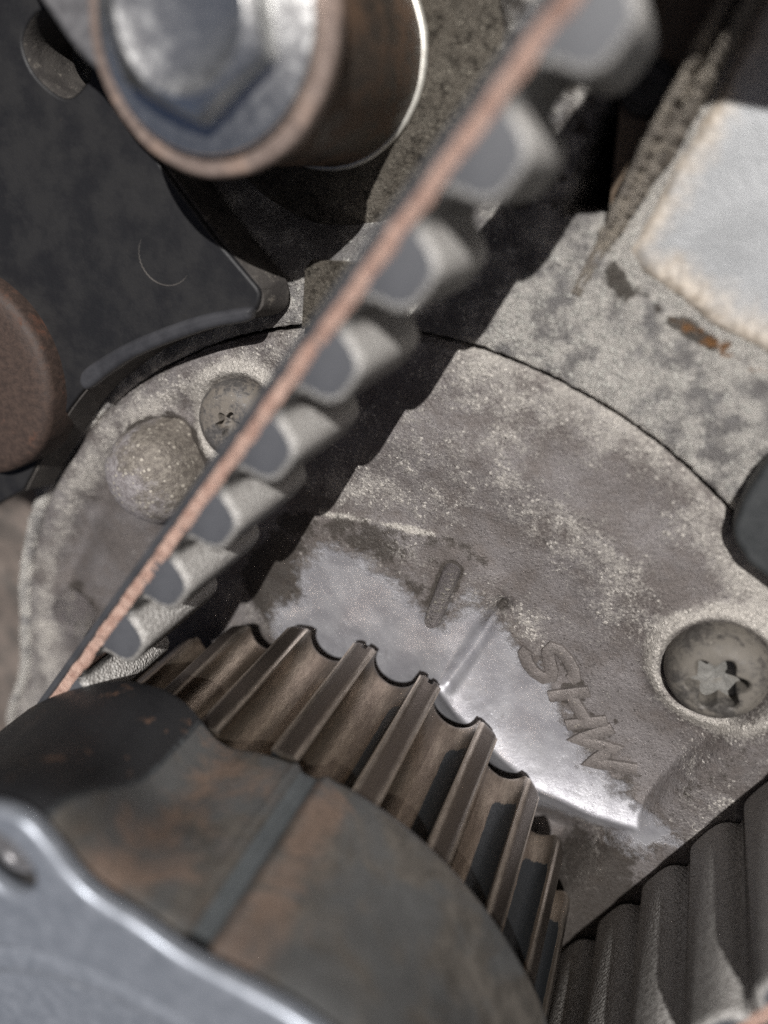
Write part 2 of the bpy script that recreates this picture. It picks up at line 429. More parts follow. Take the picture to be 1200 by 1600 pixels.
def grid_mesh(X, Y, Z, wrap, attrs=()):
    nr, na = X.shape
    V = np.stack([X, Y, Z], -1).reshape(-1, 3)
    idx = np.arange(nr * na).reshape(nr, na)
    a = idx[:-1]; b = idx[1:]
    if wrap:
        F = np.stack([a, b, np.roll(b, -1, 1), np.roll(a, -1, 1)], -1).reshape(-1, 4)
    else:
        F = np.stack([a[:, :-1], b[:, :-1], b[:, 1:], a[:, 1:]], -1).reshape(-1, 4)
    me = bpy.data.meshes.new('m')
    me.vertices.add(len(V)); me.vertices.foreach_set('co', V.astype(np.float32).ravel())
    me.loops.add(F.size); me.loops.foreach_set('vertex_index', F.astype(np.int32).ravel())
    me.polygons.add(len(F)); me.polygons.foreach_set('loop_start', np.arange(0, F.size, 4, dtype=np.int32))
    me.update(calc_edges=True)
    for k, v in attrs:
        at = me.attributes.new(k, 'FLOAT', 'POINT'); at.data.foreach_set('value', v.astype(np.float32).ravel())
    me.validate()
    return me

# ------------------------------------------------------------------ oil pump cover
CX, CY, CR = 0.438, 1.155, 4.985          # eccentric cover circle
ZC = -0.40
FACET = [(-0.6, 3.95), (-0.54, 4.11), (0.0, 4.19), (0.66, 4.17), (1.28, 4.13), (1.72, 3.98), (1.93, 3.72), (1.92, 3.45), (1.67, 2.89), (1.41, 2.38), (0.6, 2.2), (-0.8, 2.4), (-1.0, 3.2)]
CREST = [(0.7, 2.75), (1.41, 2.30), (1.86, 1.90), (2.46, 1.42), (3.1, 1.25), (3.9, 1.18)]
WIPED = [(-0.62, 2.85), (-0.22, 3.12), (-0.25, 3.5), (0.1, 3.74), (0.44, 3.68), (0.8, 3.45), (1.05, 3.2), (1.3, 3.0), (1.5, 3.2), (1.62, 3.42), (1.78, 3.2), (2.0, 3.1), (2.2, 2.85), (2.44, 2.5), (2.87, 1.82), (3.3, 1.55), (3.9, 1.2), (3.6, 1.02), (2.91, 1.08), (2.2, 1.1), (1.0, 1.5), (-0.6, 2.2)]
TA = Vector((2.15, 2.96)); TU = Vector((0.94, -1.30)); TV = Vector((0.365, 0.205))
S_ST = [[(0.30, 0.72), (0.29, 0.86), (0.235, 0.95), (0.15, 0.97), (0.075, 0.92), (0.05, 0.80), (0.07, 0.64), (0.13, 0.54), (0.20, 0.46), (0.24, 0.34), (0.235, 0.16), (0.18, 0.05), (0.10, 0.03), (0.03, 0.10), (0.01, 0.24)]]
H_ST = [[(0.37, 0.02), (0.41, 1.0)], [(0.60, 0.0), (0.64, 0.98)], [(0.40, 0.52), (0.62, 0.5)]]
W_ST = [[(0.70, 1.0), (0.72, 0.04), (0.84, 0.72), (0.90, 0.04), (1.02, 0.98)]]
TORX = (4.03, 3.20); SCREW = (-0.98, 5.10); DOME = (-2.00, 4.42); MARK = (-3.65, 2.22)

def crest_signed(X, Y):
    P = np.array(CREST); d = seg_dist(X, Y, CREST, False)
    yl = np.interp(X, P[:, 0], P[:, 1])
    return np.where(Y > yl, d, -d)

def cover_h(X, Y):
    r = np.hypot(X - CX, Y - CY); ang = np.degrees(np.arctan2(Y - CY, X - CX)) % 360
    h = 0.035 * fbm(X, Y, 0.55, 3, 3) + 0.012 * fbm(X, Y, 3.0, 3, 9)
    h += 0.05 * np.exp(-((r - 4.0) / 0.35) ** 2) * sstep(X, -0.5, 0.5) * (Y > -1)
    left = sstep(ang, 95, 130) * (1 - sstep(ang, 190, 215))
    dm = np.hypot(X - MARK[0], Y - MARK[1])
    h -= left * 0.17 * np.exp(-((r - 4.42) / 0.22) ** 2) * (1 - np.exp(-(dm / 0.55) ** 2))
    h += left * 0.03 * sstep(r, 4.6, 4.8)
    h -= 0.05 * sstep(r, CR - 0.09, CR) ** 2
    f = sdf(X, Y, FACET)
    h += 0.03 * sstep(f, -0.12, 0.14)
    s = crest_signed(X, Y)
    c = np.where(s > 0, 0.21 * np.exp(-np.maximum(s, 0) / 0.36), 0.21 - 0.62 * np.maximum(-s - 0.03, 0))
    low = sstep(X, 1.0, 1.6)
    h += np.maximum(c, -0.20) * low
    o2 = 0.875 * X - 0.485 * Y
    h = np.maximum(h, -0.3 + 0.52 * sstep(o2, 2.0, 2.62))
    v = seg_dist(X, Y, [(1.95, 3.45), (1.67, 2.89), (1.43, 2.42)], False)
    h -= 0.10 * np.exp(-(v / 0.075) ** 2)
    for (x, y), rb, hb in ((TORX, 0.565, 0.07), (SCREW, 0.53, 0.06)):
        d = np.hypot(X - x, Y - y)
        h += hb * np.exp(-((d - rb) / 0.085) ** 2) - 0.04 * (1 - sstep(d, rb - 0.12, rb - 0.02))
    d = np.hypot(X - DOME[0], Y - DOME[1])
    h += 0.05 * np.exp(-((d - 0.6) / 0.12) ** 2)
    return h

na, nr = 760, 210
aa = np.linspace(0, 2 * np.pi, na, endpoint=False)
rr = np.concatenate([np.linspace(0.6, 4.9, nr - 8), np.linspace(4.915, CR, 7), [CR + 0.004]])
RR, AA = np.meshgrid(rr, aa, indexing='ij')
edge = 0.014 * np.array([mnoise.noise(Vector((math.cos(a) * 40, math.sin(a) * 40, 0))) + mnoise.noise(Vector((math.cos(a) * 110, math.sin(a) * 110, 3))) for a in aa])
RJ = RR + edge[None] * (RR > 4.93)
X = CX + RJ * np.cos(AA); Y = CY + RJ * np.sin(AA)
# foot of the cover at the lower left
ang = np.degrees(AA) % 360
foot = np.exp(-((ang - 193) / 9.5) ** 2) * sstep(RR, 3.8, CR)
X -= 0.75 * foot; Y -= 0.10 * foot
H = cover_h(X, Y)
Z = ZC + H; Z[-1] = -1.3
f = sdf(X, Y, FACET); wp = sdf(X, Y, WIPED)
wiped = np.clip(wp + 0.10, -1, 0.9)
pale = np.zeros_like(X)
for (x, y), rb in ((TORX, 0.60), (SCREW, 0.55)):
    pale += 1.5 * np.exp(-((np.hypot(X - x, Y - y) - rb) / 0.09) ** 2)
pale += 0.8 * np.exp(-(seg_dist(X, Y, [(-0.1, 4.48), (0.7, 4.45), (1.4, 4.3)], False) / 0.24) ** 2)
pale += 0.7 * np.exp(-(np.hypot(X - 1.75, (Y - 5.25) * 1.4) / 0.35) ** 2) + 0.7 * np.exp(-(seg_dist(X, Y, [(3.6, 4.6), (4.4, 3.9)], False) / 0.2) ** 2)
pale += (1.6 + 4.0 * fbm(X, Y, 5.0, 2, 55)) * np.exp(-(seg_dist(X, Y, [(-0.05, 4.175), (0.66, 4.165), (1.2, 4.13)], False) / 0.03) ** 2)
pale += 0.55 * np.exp(-((RR - 4.72) / 0.16) ** 2) * sstep(ang, 85, 105) * (1 - sstep(ang, 175, 200))
pale += 0.45 * np.exp(-(np.hypot(X - 2.2, Y - 4.6) / 0.6) ** 2) + 0.4 * sstep(RR, 4.1, 4.9) * sstep(X, 0.5, 1.5)
pale += 0.9 * foot
pale += 0.6 * fbm(X, Y, 0.9, 3, 31) + 0.55 * fbm(X, Y, 4.0, 3, 32)
pale -= 0.55 * (1 - sstep(X, -2.2, -0.6)) * (1 - sstep(RR, 4.3, 4.7))
pale += 0.35 * np.sin(RR * 5.2 + 2.0 * fbm(X, Y, 0.5, 2, 17)) * sstep(X, -0.3, 0.8)
pale -= 0.5 * (1 - sstep(RR, 3.4, 4.4)) * sstep(X, 0.2, 1.2) * 0.6
grime_shade = -0.25 + 0.45 * fbm(X, Y, 5.0, 3, 33)
grime_shade += (0.62 + 0.5 * fbm(X, Y, 2.5, 3, 51)) * sstep(f, -0.16, 0.12) * (1 - sstep(wp, -0.16, 0.02)) * (1 - sstep(X, 1.0, 1.9))
grime_shade += 1.2 * np.exp(-(np.hypot((X + 0.75), (Y - 3.3)) / 0.45) ** 2)
grime_shade += 1.25 * np.exp(-(np.hypot((X - 3.15), (Y - 0.1)) / 0.75) ** 2) + 1.2 * np.exp(-(np.hypot((X - 3.1), (Y + 1.0)) / 0.9) ** 2)
grime_shade += 0.55 * np.exp(-((0.875 * X - 0.485 * Y - 2.62) / 0.2) ** 2) * (1 - sstep(Y, 2.4, 3.2))
grime_shade += 0.9 * np.exp(-(seg_dist(X, Y, [(1.95, 3.45), (1.67, 2.89), (1.43, 2.42)], False) / 0.07) ** 2)
grime_shade += 0.5 * np.exp(-(seg_dist(X, Y, [(1.3, 4.13), (1.72, 3.98), (1.93, 3.72), (1.94, 3.45)], False) / 0.09) ** 2)
grime_shade += 0.7 * np.exp(-(np.hypot((X - 3.35), (Y - 1.62)) / 0.13) ** 2) * 1.6
grime_shade += 0.5 * np.exp(-(np.hypot(X - SCREW[0] - 0.2, Y - SCREW[1] - 0.2) / 0.9) ** 2)
grime_shade += 0.45 * np.exp(-((RR - 4.42) / 0.2) ** 2) * sstep(ang, 120, 140) * (1 - sstep(ang, 160, 180))
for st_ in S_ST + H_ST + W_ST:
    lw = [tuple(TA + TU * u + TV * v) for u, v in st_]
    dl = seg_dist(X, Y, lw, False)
    grime_shade += 0.62 * np.exp(-((dl - 0.085) / 0.028) ** 2)
    pale -= 0.5 * np.exp(-(dl / 0.12) ** 2)
grime_shade += 0.6 * np.exp(-((seg_dist(X, Y, [(1.25, 3.20), (1.42, 3.76)], False) - 0.105) / 0.03) ** 2)
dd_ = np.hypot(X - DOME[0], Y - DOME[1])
grime_shade += 0.9 * np.exp(-((dd_ - 0.58) / 0.09) ** 2)  # dark ring painted round the dome's foot for its shadow
grime_shade += 0.9 * np.exp(-(np.hypot(X - MARK[0] - 0.22, Y - MARK[1] - 0.18) / 0.28) ** 2)
cover = thing('oil_pump_cover', 'round grey cast cover plate with a silver wiped patch and raised letters', 'engine cover', (CX, CY, ZC))
me = grid_mesh(X, Y, Z, True, (('wiped', wiped), ('pale', pale), ('grime_shade', grime_shade), ('rust', 0 * X)))
me.flip_normals() if me.polygons[10].normal.z < 0 else None
def adopt(o, root):
    o.parent = root
    o.matrix_parent_inverse = Matrix.Translation(root.location).inverted()
    return o
adopt(link('plate', me, M['cover'], None, 180), cover)

def ch(x, y):
    return float(cover_h(np.array([[x]]), np.array([[y]]))[0, 0])

# raised letters, swept as bevelled strokes along the casting's own surface
def letter(strokes, w=0.062, hgt=0.034):
    V, F = [], []
    for st in strokes:
        P = [TA + TU * u + TV * v for u, v in st]
        # resample
        Q = []
        for a, b in zip(P, P[1:]):
            n = max(2, int((b - a).length / 0.05))
            Q += [a.lerp(b, k / n) for k in range(n)]
        Q.append(P[-1])
        base = len(V)
        for i, q in enumerate(Q):
            d1 = (Q[i] - Q[i - 1]).normalized() if i else (Q[1] - Q[0]).normalized()
            d2 = (Q[i + 1] - Q[i]).normalized() if i < len(Q) - 1 else d1
            t = (d1 + d2).normalized(); nn = Vector((-t.y, t.x)); k = 1.0 / max(0.55, nn.dot(Vector((-d1.y, d1.x))))
            for off, z in ((-w * 1.18, -0.03), (-w, hgt * 0.8), (-w * 0.72, hgt), (w * 0.72, hgt), (w, hgt * 0.8), (w * 1.18, -0.03)):
                p = q + nn * off * k
                V.append((p.x, p.y, ZC + ch(p.x, p.y) + z))
        for i in range(len(Q) - 1):
            for j in range(5):
                a = base + i * 6 + j
                F.append((a, a + 1, a + 7, a + 6))
        F.append(tuple(base + j for j in range(6))); F.append(tuple(base + (len(Q) - 1) * 6 + j for j in reversed(range(6))))
    me = bpy.data.meshes.new('m'); me.from_pydata(V, [], F); me.update()
    return me
for st in (S_ST, H_ST, W_ST):
    adopt(link('raised_letter', letter(st), M['letters'], None, 40), cover)

# boss dome, pointer rib, ejector mark: cast features of the cover
prof = [(0.60, ZC - 0.1), (0.57, ZC + 0.03), (0.555, ZC + 0.14), (0.54, ZC + 0.27), (0.505, ZC + 0.38), (0.44, ZC + 0.48), (0.35, ZC + 0.555), (0.22, ZC + 0.61), (0.08, ZC + 0.63)]
def dome_mat():
    t = NT('cast_dome')
    sx = t.n('ShaderNodeSeparateXYZ'); t.put(sx.inputs[0], t.co)
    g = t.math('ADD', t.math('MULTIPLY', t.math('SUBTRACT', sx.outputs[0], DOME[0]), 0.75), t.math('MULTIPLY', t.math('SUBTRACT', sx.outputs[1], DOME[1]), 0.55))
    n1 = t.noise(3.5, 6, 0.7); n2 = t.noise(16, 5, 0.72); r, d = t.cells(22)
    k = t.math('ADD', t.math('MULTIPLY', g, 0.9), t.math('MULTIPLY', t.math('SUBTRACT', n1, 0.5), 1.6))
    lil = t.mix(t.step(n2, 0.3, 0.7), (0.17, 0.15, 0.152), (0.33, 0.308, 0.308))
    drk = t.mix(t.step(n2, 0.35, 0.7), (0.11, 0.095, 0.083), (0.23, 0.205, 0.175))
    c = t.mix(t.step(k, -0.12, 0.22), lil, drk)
    c = t.mix(t.math('MULTIPLY', t.step(r, 0.82, 0.9), t.step(d, 0.3, 0.5, 0.8, 0.0)), c, (0.42, 0.385, 0.33))
    h = t.math('ADD', t.math('MULTIPLY', n2, 0.6), t.math('MULTIPLY', t.noise(50, 3, 0.7), 0.3))
    return t.out(c, 0.6, 0.3, t.bump(h, 0.7, 0.04))
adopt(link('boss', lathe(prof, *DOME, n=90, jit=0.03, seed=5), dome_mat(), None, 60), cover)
def capsule(p, q, r, h, z0):
    p, q = Vector(p), Vector(q); d = (q - p).normalized(); n = Vector((-d.y, d.x)); rings = []
    for k, (s, z) in enumerate(((1.15, -0.08), (1.0, 0.0), (0.93, 0.5 * h), (0.72, 0.85 * h), (0.35, h))):
        ring = []
        for i in range(13):
            a = -math.pi / 2 + math.pi * i / 12; v = q + d * math.cos(a) * r * s + n * math.sin(a) * r * s; ring.append((v.x, v.y, z0 + z))
        for i in range(13):
            a = math.pi / 2 + math.pi * i / 12; v = p + d * math.cos(a) * r * s + n * math.sin(a) * r * s; ring.append((v.x, v.y, z0 + z))
        rings.append(ring)
    return loft(rings, False, True)
adopt(link('pointer_rib', capsule((1.25, 3.20), (1.42, 3.76), 0.090, 0.17, ZC + 0.06), M['boss'], None, 60), cover)
o = link('cast_disc', lathe([(0.33, -0.08), (0.32, 0.06), (0.30, 0.09), (0.26, 0.09), (0.235, 0.05), (0.14, 0.045), (0.115, 0.085), (0.03, 0.08)], 0, 0, n=56, jit=0.012, seed=8), M['boss'], None, 50)
o.location = (MARK[0], MARK[1], ZC + ch(*MARK) + 0.05); o.rotation_euler = (R(6), R(-8), 0)
adopt(o, cover)

# ------------------------------------------------------------------ engine block around the cover
na, nr = 900, 190
aa = np.linspace(R(-60), R(215), na)
rr = np.concatenate([[CR + 0.044, CR + 0.046], np.linspace(CR + 0.058, 8.6, nr - 14), np.linspace(8.8, 14, 12)])
RR, AA = np.meshgrid(rr, aa, indexing='ij')
edge = 0.010 * np.array([mnoise.noise(Vector((math.cos(a) * 55, math.sin(a) * 55, 9))) + mnoise.noise(Vector((math.cos(a) * 130, math.sin(a) * 130, 5))) for a in aa])
ang = np.degrees(AA)
open_ = sstep(ang, 40, 60) * (1 - sstep(ang, 96, 112))            # the joint is tight, and crusted over at the left
RJ = RR + (edge[None] - 0.026 * (1 - sstep(ang, -5, 12)) - 0.022 * sstep(ang, 100, 118)) * (RR < 5.2)
X = CX + RJ * np.cos(AA); Y = CY + RJ * np.sin(AA)
foot = np.exp(-((ang - 193) / 9.5) ** 2) * (1 - sstep(RR, CR, CR + 1.2))
X -= 0.75 * foot; Y -= 0.10 * foot
PAD = [(3.58, 8.9), (3.26, 7.94), (3.05, 7.55), (2.86, 7.13), (2.78, 6.93), (2.88, 6.78), (3.02, 6.68), (3.19, 6.58), (3.45, 6.41), (3.98, 6.12), (5.2, 5.6), (7.5, 7.5), (6.5, 11.0), (4.4, 11.2)]
H = 0.03 * fbm(X, Y, 0.8, 3, 5) + 0.03 * fbm(X, Y, 3.0, 3, 14) + 0.016 * fbm(X, Y, 11.0, 2, 15)
H -= 0.04 * (1 - sstep(RR, CR + 0.02, CR + 0.12)) ** 2
pd = sdf(X, Y, PAD)
H -= 0.025 * np.exp(-((pd + 0.08) / 0.08) ** 2)
H += 0.10 * fbm(X, Y, 7.0, 3, 21) * sstep(Y, 7.2, 8.0) * (1 - sstep(X - 0.4 * (Y - 7), 1.9, 2.3))
# floor left of the rib is sunk towards the top
sunk = sstep(Y, 6.7, 7.5) * sstep(X, -0.6, 0.4) * (1 - sstep(X - 0.4 * (Y - 7), 2.7, 2.95))
H -= 0.05 * sunk
H -= 0.75 * (1 - sstep(np.hypot(X - 0.1, Y - 8.5), 1.15, 1.75))
PIT = [(2.25, 7.22), (2.60, 7.22), (2.80, 7.55), (3.02, 8.0), (3.2, 8.6), (3.6, 9.4), (3.2, 9.6), (2.75, 8.55), (2.42, 7.75)]
pit = sdf(X, Y, PIT) + 0.02 * fbm(X, Y, 6, 2, 4)
H -= 2.4 * sstep(pit, -0.03, 0.05)
# rim at the left, then the wall falls away
lft = sstep(ang, 108, 116)
rw = 0.19 + 0.55 * (1 - sstep(ang, 138, 150))
H -= lft * (1.9 * sstep(RR, CR + rw, CR + rw + 0.11) - 0.02)
H -= 1.6 * (1 - sstep(ang, -12, 0))
Z = ZC + H
Z[0] = -1.4
pale = 0.42 * sstep(X, 0.9, 2.2) * (1 - lft) + 0.45 * np.exp(-((RR - 5.35) / 0.35) ** 2) + 0.3 * lft + 0.5 * fbm(X, Y, 1.3, 3, 41) + 1.5 * fbm(X, Y, 6.5, 3, 42)
pale += 0.9 * np.exp(-((pd + 0.02) / 0.14) ** 2)
grime_shade = -0.25 + (0.62 + 1.5 * fbm(X, Y, 4.5, 3, 66)) * np.exp(-((pd + 0.13) / 0.09) ** 2) + 1.0 * np.exp(-(np.hypot(X - 2.74, Y - 6.62) / 0.13) ** 2)
grime_shade += 0.5 * fbm(X, Y, 9.0, 2, 43) + 0.6 * sunk + 0.7 * lft * sstep(RR, CR + 0.2, CR + 0.35) * sstep(ang, 140, 150)
rust = np.exp(-((pd + 0.13) / 0.10) ** 2) * sstep(X, 2.9, 3.3) * 0.75 - 0.25
block = thing('engine_block', 'pale crusted cast engine block around the cover plate, with smooth bright pad', 'engine block', (2.5, 7.0, ZC))
me = grid_mesh(X, Y, Z, False, (('wiped', 0 * X - 1.0), ('pale', pale), ('grime_shade', grime_shade), ('rust', rust)))
me.flip_normals() if me.polygons[5000].normal.z < 0 else None
adopt(link('casting', me, M['block'], None, 180), block)

# smooth machined pad
def pad_mesh():
    b = []
    Xs = np.linspace(2.6, 8.0, 200); Ys = np.linspace(5.4, 11.3, 200)
    XX, YY = np.meshgrid(Xs, Ys, indexing='ij')
    s = sdf(XX, YY, PAD) + 0.05 * fbm(XX, YY, 3, 3, 77)
    ZZ = ZC - 0.14 + 0.19 * sstep(s, -0.12, 0.10) + 0.006 * fbm(XX, YY, 1.0, 2, 6)
    return grid_mesh(XX, YY, ZZ, False, (('margin', np.clip(s - 0.10 - 0.07 * sstep(XX, 2.95, 3.2) * (YY < 6.95), -0.4, 1.0)),))
me = pad_mesh(); me.flip_normals() if me.polygons[5].normal.z < 0 else None
adopt(link('machined_pad', me, M['pad'], None, 180), block)

# wedge shaped rib beside the pad: double crested, gritty, rising towards the top of the picture
def rib_mesh():
    base0, base1 = Vector((2.40, 6.55)), Vector((3.75, 9.4)); N = 420; rings = []
    d = (base1 - base0).normalized(); n = Vector((d.y, -d.x))
    for i in range(N + 1):
        t = i / N; p = base0.lerp(base1, t); hgt = 0.07 + 1.25 * max(0.0, (t - 0.12)) ** 1.1 * (1 if t > 0.12 else 0)
        w = 0.04 + 0.085 * min(1, t * 2.5)
        ring = []
        for o, z in ((-1.35, -0.5), (-1.1, 0.25), (-0.95, 0.78), (-0.7, 0.97), (-0.4, 1.0), (-0.18, 0.80), (0.0, 0.55), (0.2, 0.78), (0.42, 0.93), (0.62, 0.85), (0.82, 0.6), (1.0, 0.25), (1.15, -0.5)):
            q = p + n * o * w
            k = 0.024 * mnoise.noise(Vector((t * 42, o * 1.3, 0))) + 0.020 * mnoise.noise(Vector((t * 130, o * 3.1, 5)))
            ring.append((q.x + n.x * k, q.y + n.y * k, ZC - 0.05 + (hgt * z if z > 0 else z) + k * 1.2))
        rings.append(ring)
    return loft(rings, False, False, closed=False)
me = rib_mesh(); me.flip_normals() if me.polygons[50].normal.z < 0 else None
adopt(link('rib', me, M['rib_cast'], None, 180), block)
# small cast step next to the joint
adopt(link('cast_step', prism([[(-0.10, 6.68), (-0.16, 6.12), (0.2, 6.19), (0.62, 6.2), (0.75, 6.72), (0.3, 6.76), (-0.04, 6.76)]], ZC - 0.2, ZC + 0.13, 0.04), M['rough_cast'], None, 40), block)
# rough mounting boss under the sleeve
BX, BY = 0.025, 8.453
prof = [(2.3, -1.35), (1.7, -0.98), (1.45, -0.80), (1.25, -0.72), (1.05, -0.70), (0.9, -0.70), (0.5, -0.70), (0.3, -0.70)]
adopt(link('mounting_boss', lathe([p for p in prof], BX, BY, n=220, jit=0.09, seed=2), M['rough_cast'], None, 180), block)
# deep part of the casting seen at the left edge
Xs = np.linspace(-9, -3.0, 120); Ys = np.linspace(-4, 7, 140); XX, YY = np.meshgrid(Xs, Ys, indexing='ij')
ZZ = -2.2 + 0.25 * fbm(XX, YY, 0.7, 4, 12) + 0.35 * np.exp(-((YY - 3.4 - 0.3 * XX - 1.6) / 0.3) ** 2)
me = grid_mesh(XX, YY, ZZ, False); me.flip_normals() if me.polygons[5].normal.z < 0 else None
adopt(link('lower_casting', me, M['deep_cast'], None, 180), block)

# plug screwed in the floor beside the rib
plug = thing('sealing_plug', 'black round plug with a small centre dimple at the upper end of the dark trough', 'plug', (2.80, 8.12, -0.6))
adopt(link('body', lathe([(0.21, -0.75), (0.21, -0.46), (0.19, -0.43), (0.165, -0.43), (0.15, -0.49), (0.05, -0.49), (0.045, -0.53), (0.01, -0.53)], 2.80, 8.12, n=48), M['black_steel'], None, 40), plug)

# ------------------------------------------------------------------ screws
def star(a, r0=0.17, r1=0.115):
    return r1 + (r0 - r1) * abs(math.cos(3 * a)) ** 1.6
def screw(name, label, c, rh, ztop, mat, drive, rot=0.0, fill=None, deep=0.13):
    fill = fill or M['socket']
    t = thing(name, label, 'screw', (c[0], c[1], ZC), 'screws of the cover plate')
    n = 192; rings = []
    hh_ = ztop - ZC
    prof = [(rh * 0.98, ZC - 0.2), (rh, ZC + 0.02), (rh * 0.995, ZC + 0.22 * hh_), (rh * 0.965, ZC + 0.45 * hh_), (rh * 0.91, ZC + 0.66 * hh_), (rh * 0.83, ZC + 0.83 * hh_), (rh * 0.74, ZC + 0.94 * hh_), (rh * 0.66, ztop)]
    V = [[(c[0] + r * math.cos(2 * math.pi * k / n), c[1] + r * math.sin(2 * math.pi * k / n), z) for k in range(n)] for r, z in prof]
    def dr(s, z): return [(c[0] + s * drive(2 * math.pi * k / n - rot) * math.cos(2 * math.pi * k / n), c[1] + s * drive(2 * math.pi * k / n - rot) * math.sin(2 * math.pi * k / n), z) for k in range(n)]
    V += [dr(1.08, ztop), dr(1.0, ztop - 0.02), dr(0.96, ztop - deep - 0.02)]
    adopt(link('head', loft(V, False, False), mat, None, 35), t)
    adopt(link('socket', loft([dr(0.97, ztop - deep), dr(0.6, ztop - deep + 0.01), dr(0.3, ztop - deep - 0.02)], False, True), fill, None, 60), t)
    return t
screw('socket_screw', 'large dusty brown screw with a star socket beside the raised letters', TORX, 0.475, ZC + 0.33, M['torx'], lambda a: star(a, 0.275, 0.185), R(12), None, 0.20)
def slot(a):
    c, s = abs(math.cos(a)), abs(math.sin(a))
    return min(0.035 / max(s, 1e-6), 0.26 / max(c, 1e-6), 0.26)
def cross(a):
    return max(slot(a), slot(a + math.pi / 2) * 0.7, 0.05)
screw('cover_screw', 'dark speckled round screw half hidden by the tan edged belt run', SCREW, 0.44, ZC + 0.24, M['dark_screw'], lambda a: star(a, 0.15, 0.10), R(8), M['dark_screw'], 0.10)

# ------------------------------------------------------------------ crank sprocket: 24 teeth
NT_ = 24; PITCH = 0.8; RP = NT_ * PITCH / 2 / math.pi
PH = R(108.178)
ZF = 1.87
def tooth_profile():
    """half tooth from groove bottom (7.5 deg) to the crown (0 deg); (x radial, y tangential), land flag, wear coordinate"""
    th = R(7.5); rc, rg = 2.915, 0.262
    cxr, cyr = rc * math.cos(th), rc * math.sin(th)
    er = Vector((math.cos(th), math.sin(th))); et = Vector((-math.sin(th), math.cos(th)))
    pts = []
    for k in range(11):
        f = R(100) * k / 10
        p = Vector((cxr, cyr)) + er * (-rg * math.cos(f)) - et * (rg * math.sin(f))
        pts.append((p.x, p.y, 0.0, k / 10))
    pts += [(2.968, 0.112, 0.6, 1.0), (2.984, 0.094, 1.0, 1.0), (2.990, 0.07, 1.0, 1.0), (2.991, 0.03, 1.0, 1.0), (2.991, 0.015, 1.0, 1.0)]
    return pts
HALF = tooth_profile()
def sprocket_tooth(notch=False):
    prof = [(x, y, l, w, 1) for x, y, l, w in HALF] + [(x, -y, l, w, -1) for x, y, l, w in reversed(HALF)]
    zs = [0.0, 0.015, 0.05, 0.10, 0.101, 0.2, 0.32, 0.40, 0.5, 0.9, 1.4, 1.8, ZF]
    V, land, wear, F = [], [], [], []
    n = len(prof)
    for i, z in enumerate(zs):
        for (x, y, l, w, sd) in prof:
            k = 1.0
            if i == 0: k = 1 - 0.045 / 2.9
            if i == 1: k = 1 - 0.015 / 2.9
            xx = x * k
            if notch and i <= 3 and abs(y) < 0.025: xx -= 0.055
            V.append((xx, y, z)); land.append(l)
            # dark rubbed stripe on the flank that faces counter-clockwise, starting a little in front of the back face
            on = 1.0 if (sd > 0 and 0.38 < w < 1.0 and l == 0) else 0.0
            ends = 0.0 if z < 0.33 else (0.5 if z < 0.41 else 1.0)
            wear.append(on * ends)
    m0 = len(V)
    for z in zs: V.append((2.3, 0.303, z)); V.append((2.3, -0.303, z)); land += [0, 0]; wear += [0, 0]
    for i in range(len(zs) - 1):
        for j in range(n - 1):
            F.append((i * n + j, i * n + j + 1, (i + 1) * n + j + 1, (i + 1) * n + j))
    F.append(tuple([j for j in range(n)] + [m0 + 1, m0]))
    L = len(zs) - 1
    F.append(tuple(reversed([L * n + j for j in range(n)] + [m0 + 2 * L + 1, m0 + 2 * L])))
    me = bpy.data.meshes.new('tooth'); me.from_pydata(V, [], F); me.update()
    bm = bmesh.new(); bm.from_mesh(me); bmesh.ops.recalc_face_normals(bm, faces=bm.faces); 
    bm.to_mesh(me); bm.free()
    edge_ = [1.0 if 2.955 < math.hypot(v[0], v[1]) < 2.988 and abs(v[1]) > 0.08 else 0.0 for v in V]
    for nm, val in (('land', land), ('wear', wear), ('edge', edge_)):
        at = me.attributes.new(nm, 'FLOAT', 'POINT'); at.data.foreach_set('value', val)
    me.materials.append(M['sprocket'])
    me.polygons.foreach_set('use_smooth', [True] * len(me.polygons)); me.set_sharp_from_angle(angle=R(38))
    return me
spr = thing('crank_sprocket', 'brown oily steel toothed wheel carrying the belt behind the dark hub', 'toothed wheel', (0, 0, 0))
tm, tmn = sprocket_tooth(), sprocket_tooth(True)
for k in range(NT_):
    o = bpy.data.objects.new('tooth', tmn if k in (2, 3) else tm)
    COL.objects.link(o); o.parent = spr; o.rotation_euler = (0, 0, PH - k * 2 * math.pi / NT_)
link('core', lathe([(0.9, -0.35), (2.3, -0.05), (2.45, 0.03), (2.45, 1.86), (0.9, 1.86)], n=72, cap1=False), M['sprocket'], spr, 35)

# ------------------------------------------------------------------ crank hub in front of the sprocket
HT = [(-180, 3.12), (-60, 3.12), (18, 3.15), (30, 3.11), (56, 3.09), (65, 3.06), (72.3, 3.01), (77.7, 2.98), (83, 2.94), (87, 2.89), (90, 2.91), (92, 2.99), (94, 3.16), (96, 3.29), (99, 3.39), (106, 3.47), (116.8, 3.46), (129, 3.46), (150, 3.34), (180, 3.12)]
PT = [(-180, 3.26), (-20, 3.26), (40, 3.26), (57.3, 3.16), (63, 3.08), (69.8, 2.99), (74.5, 2.98), (81.1, 3.06), (85.8, 3.10), (88.5, 3.18), (90.7, 3.34), (92.2, 3.53), (94, 3.62), (97.1, 3.67), (105, 3.66), (116, 3.50), (129, 3.40), (180, 3.26)]
def hub_r(deg):
    return float(np.interp(deg, [h[0] for h in HT], [h[1] for h in HT]))
GROOVE = 72.8
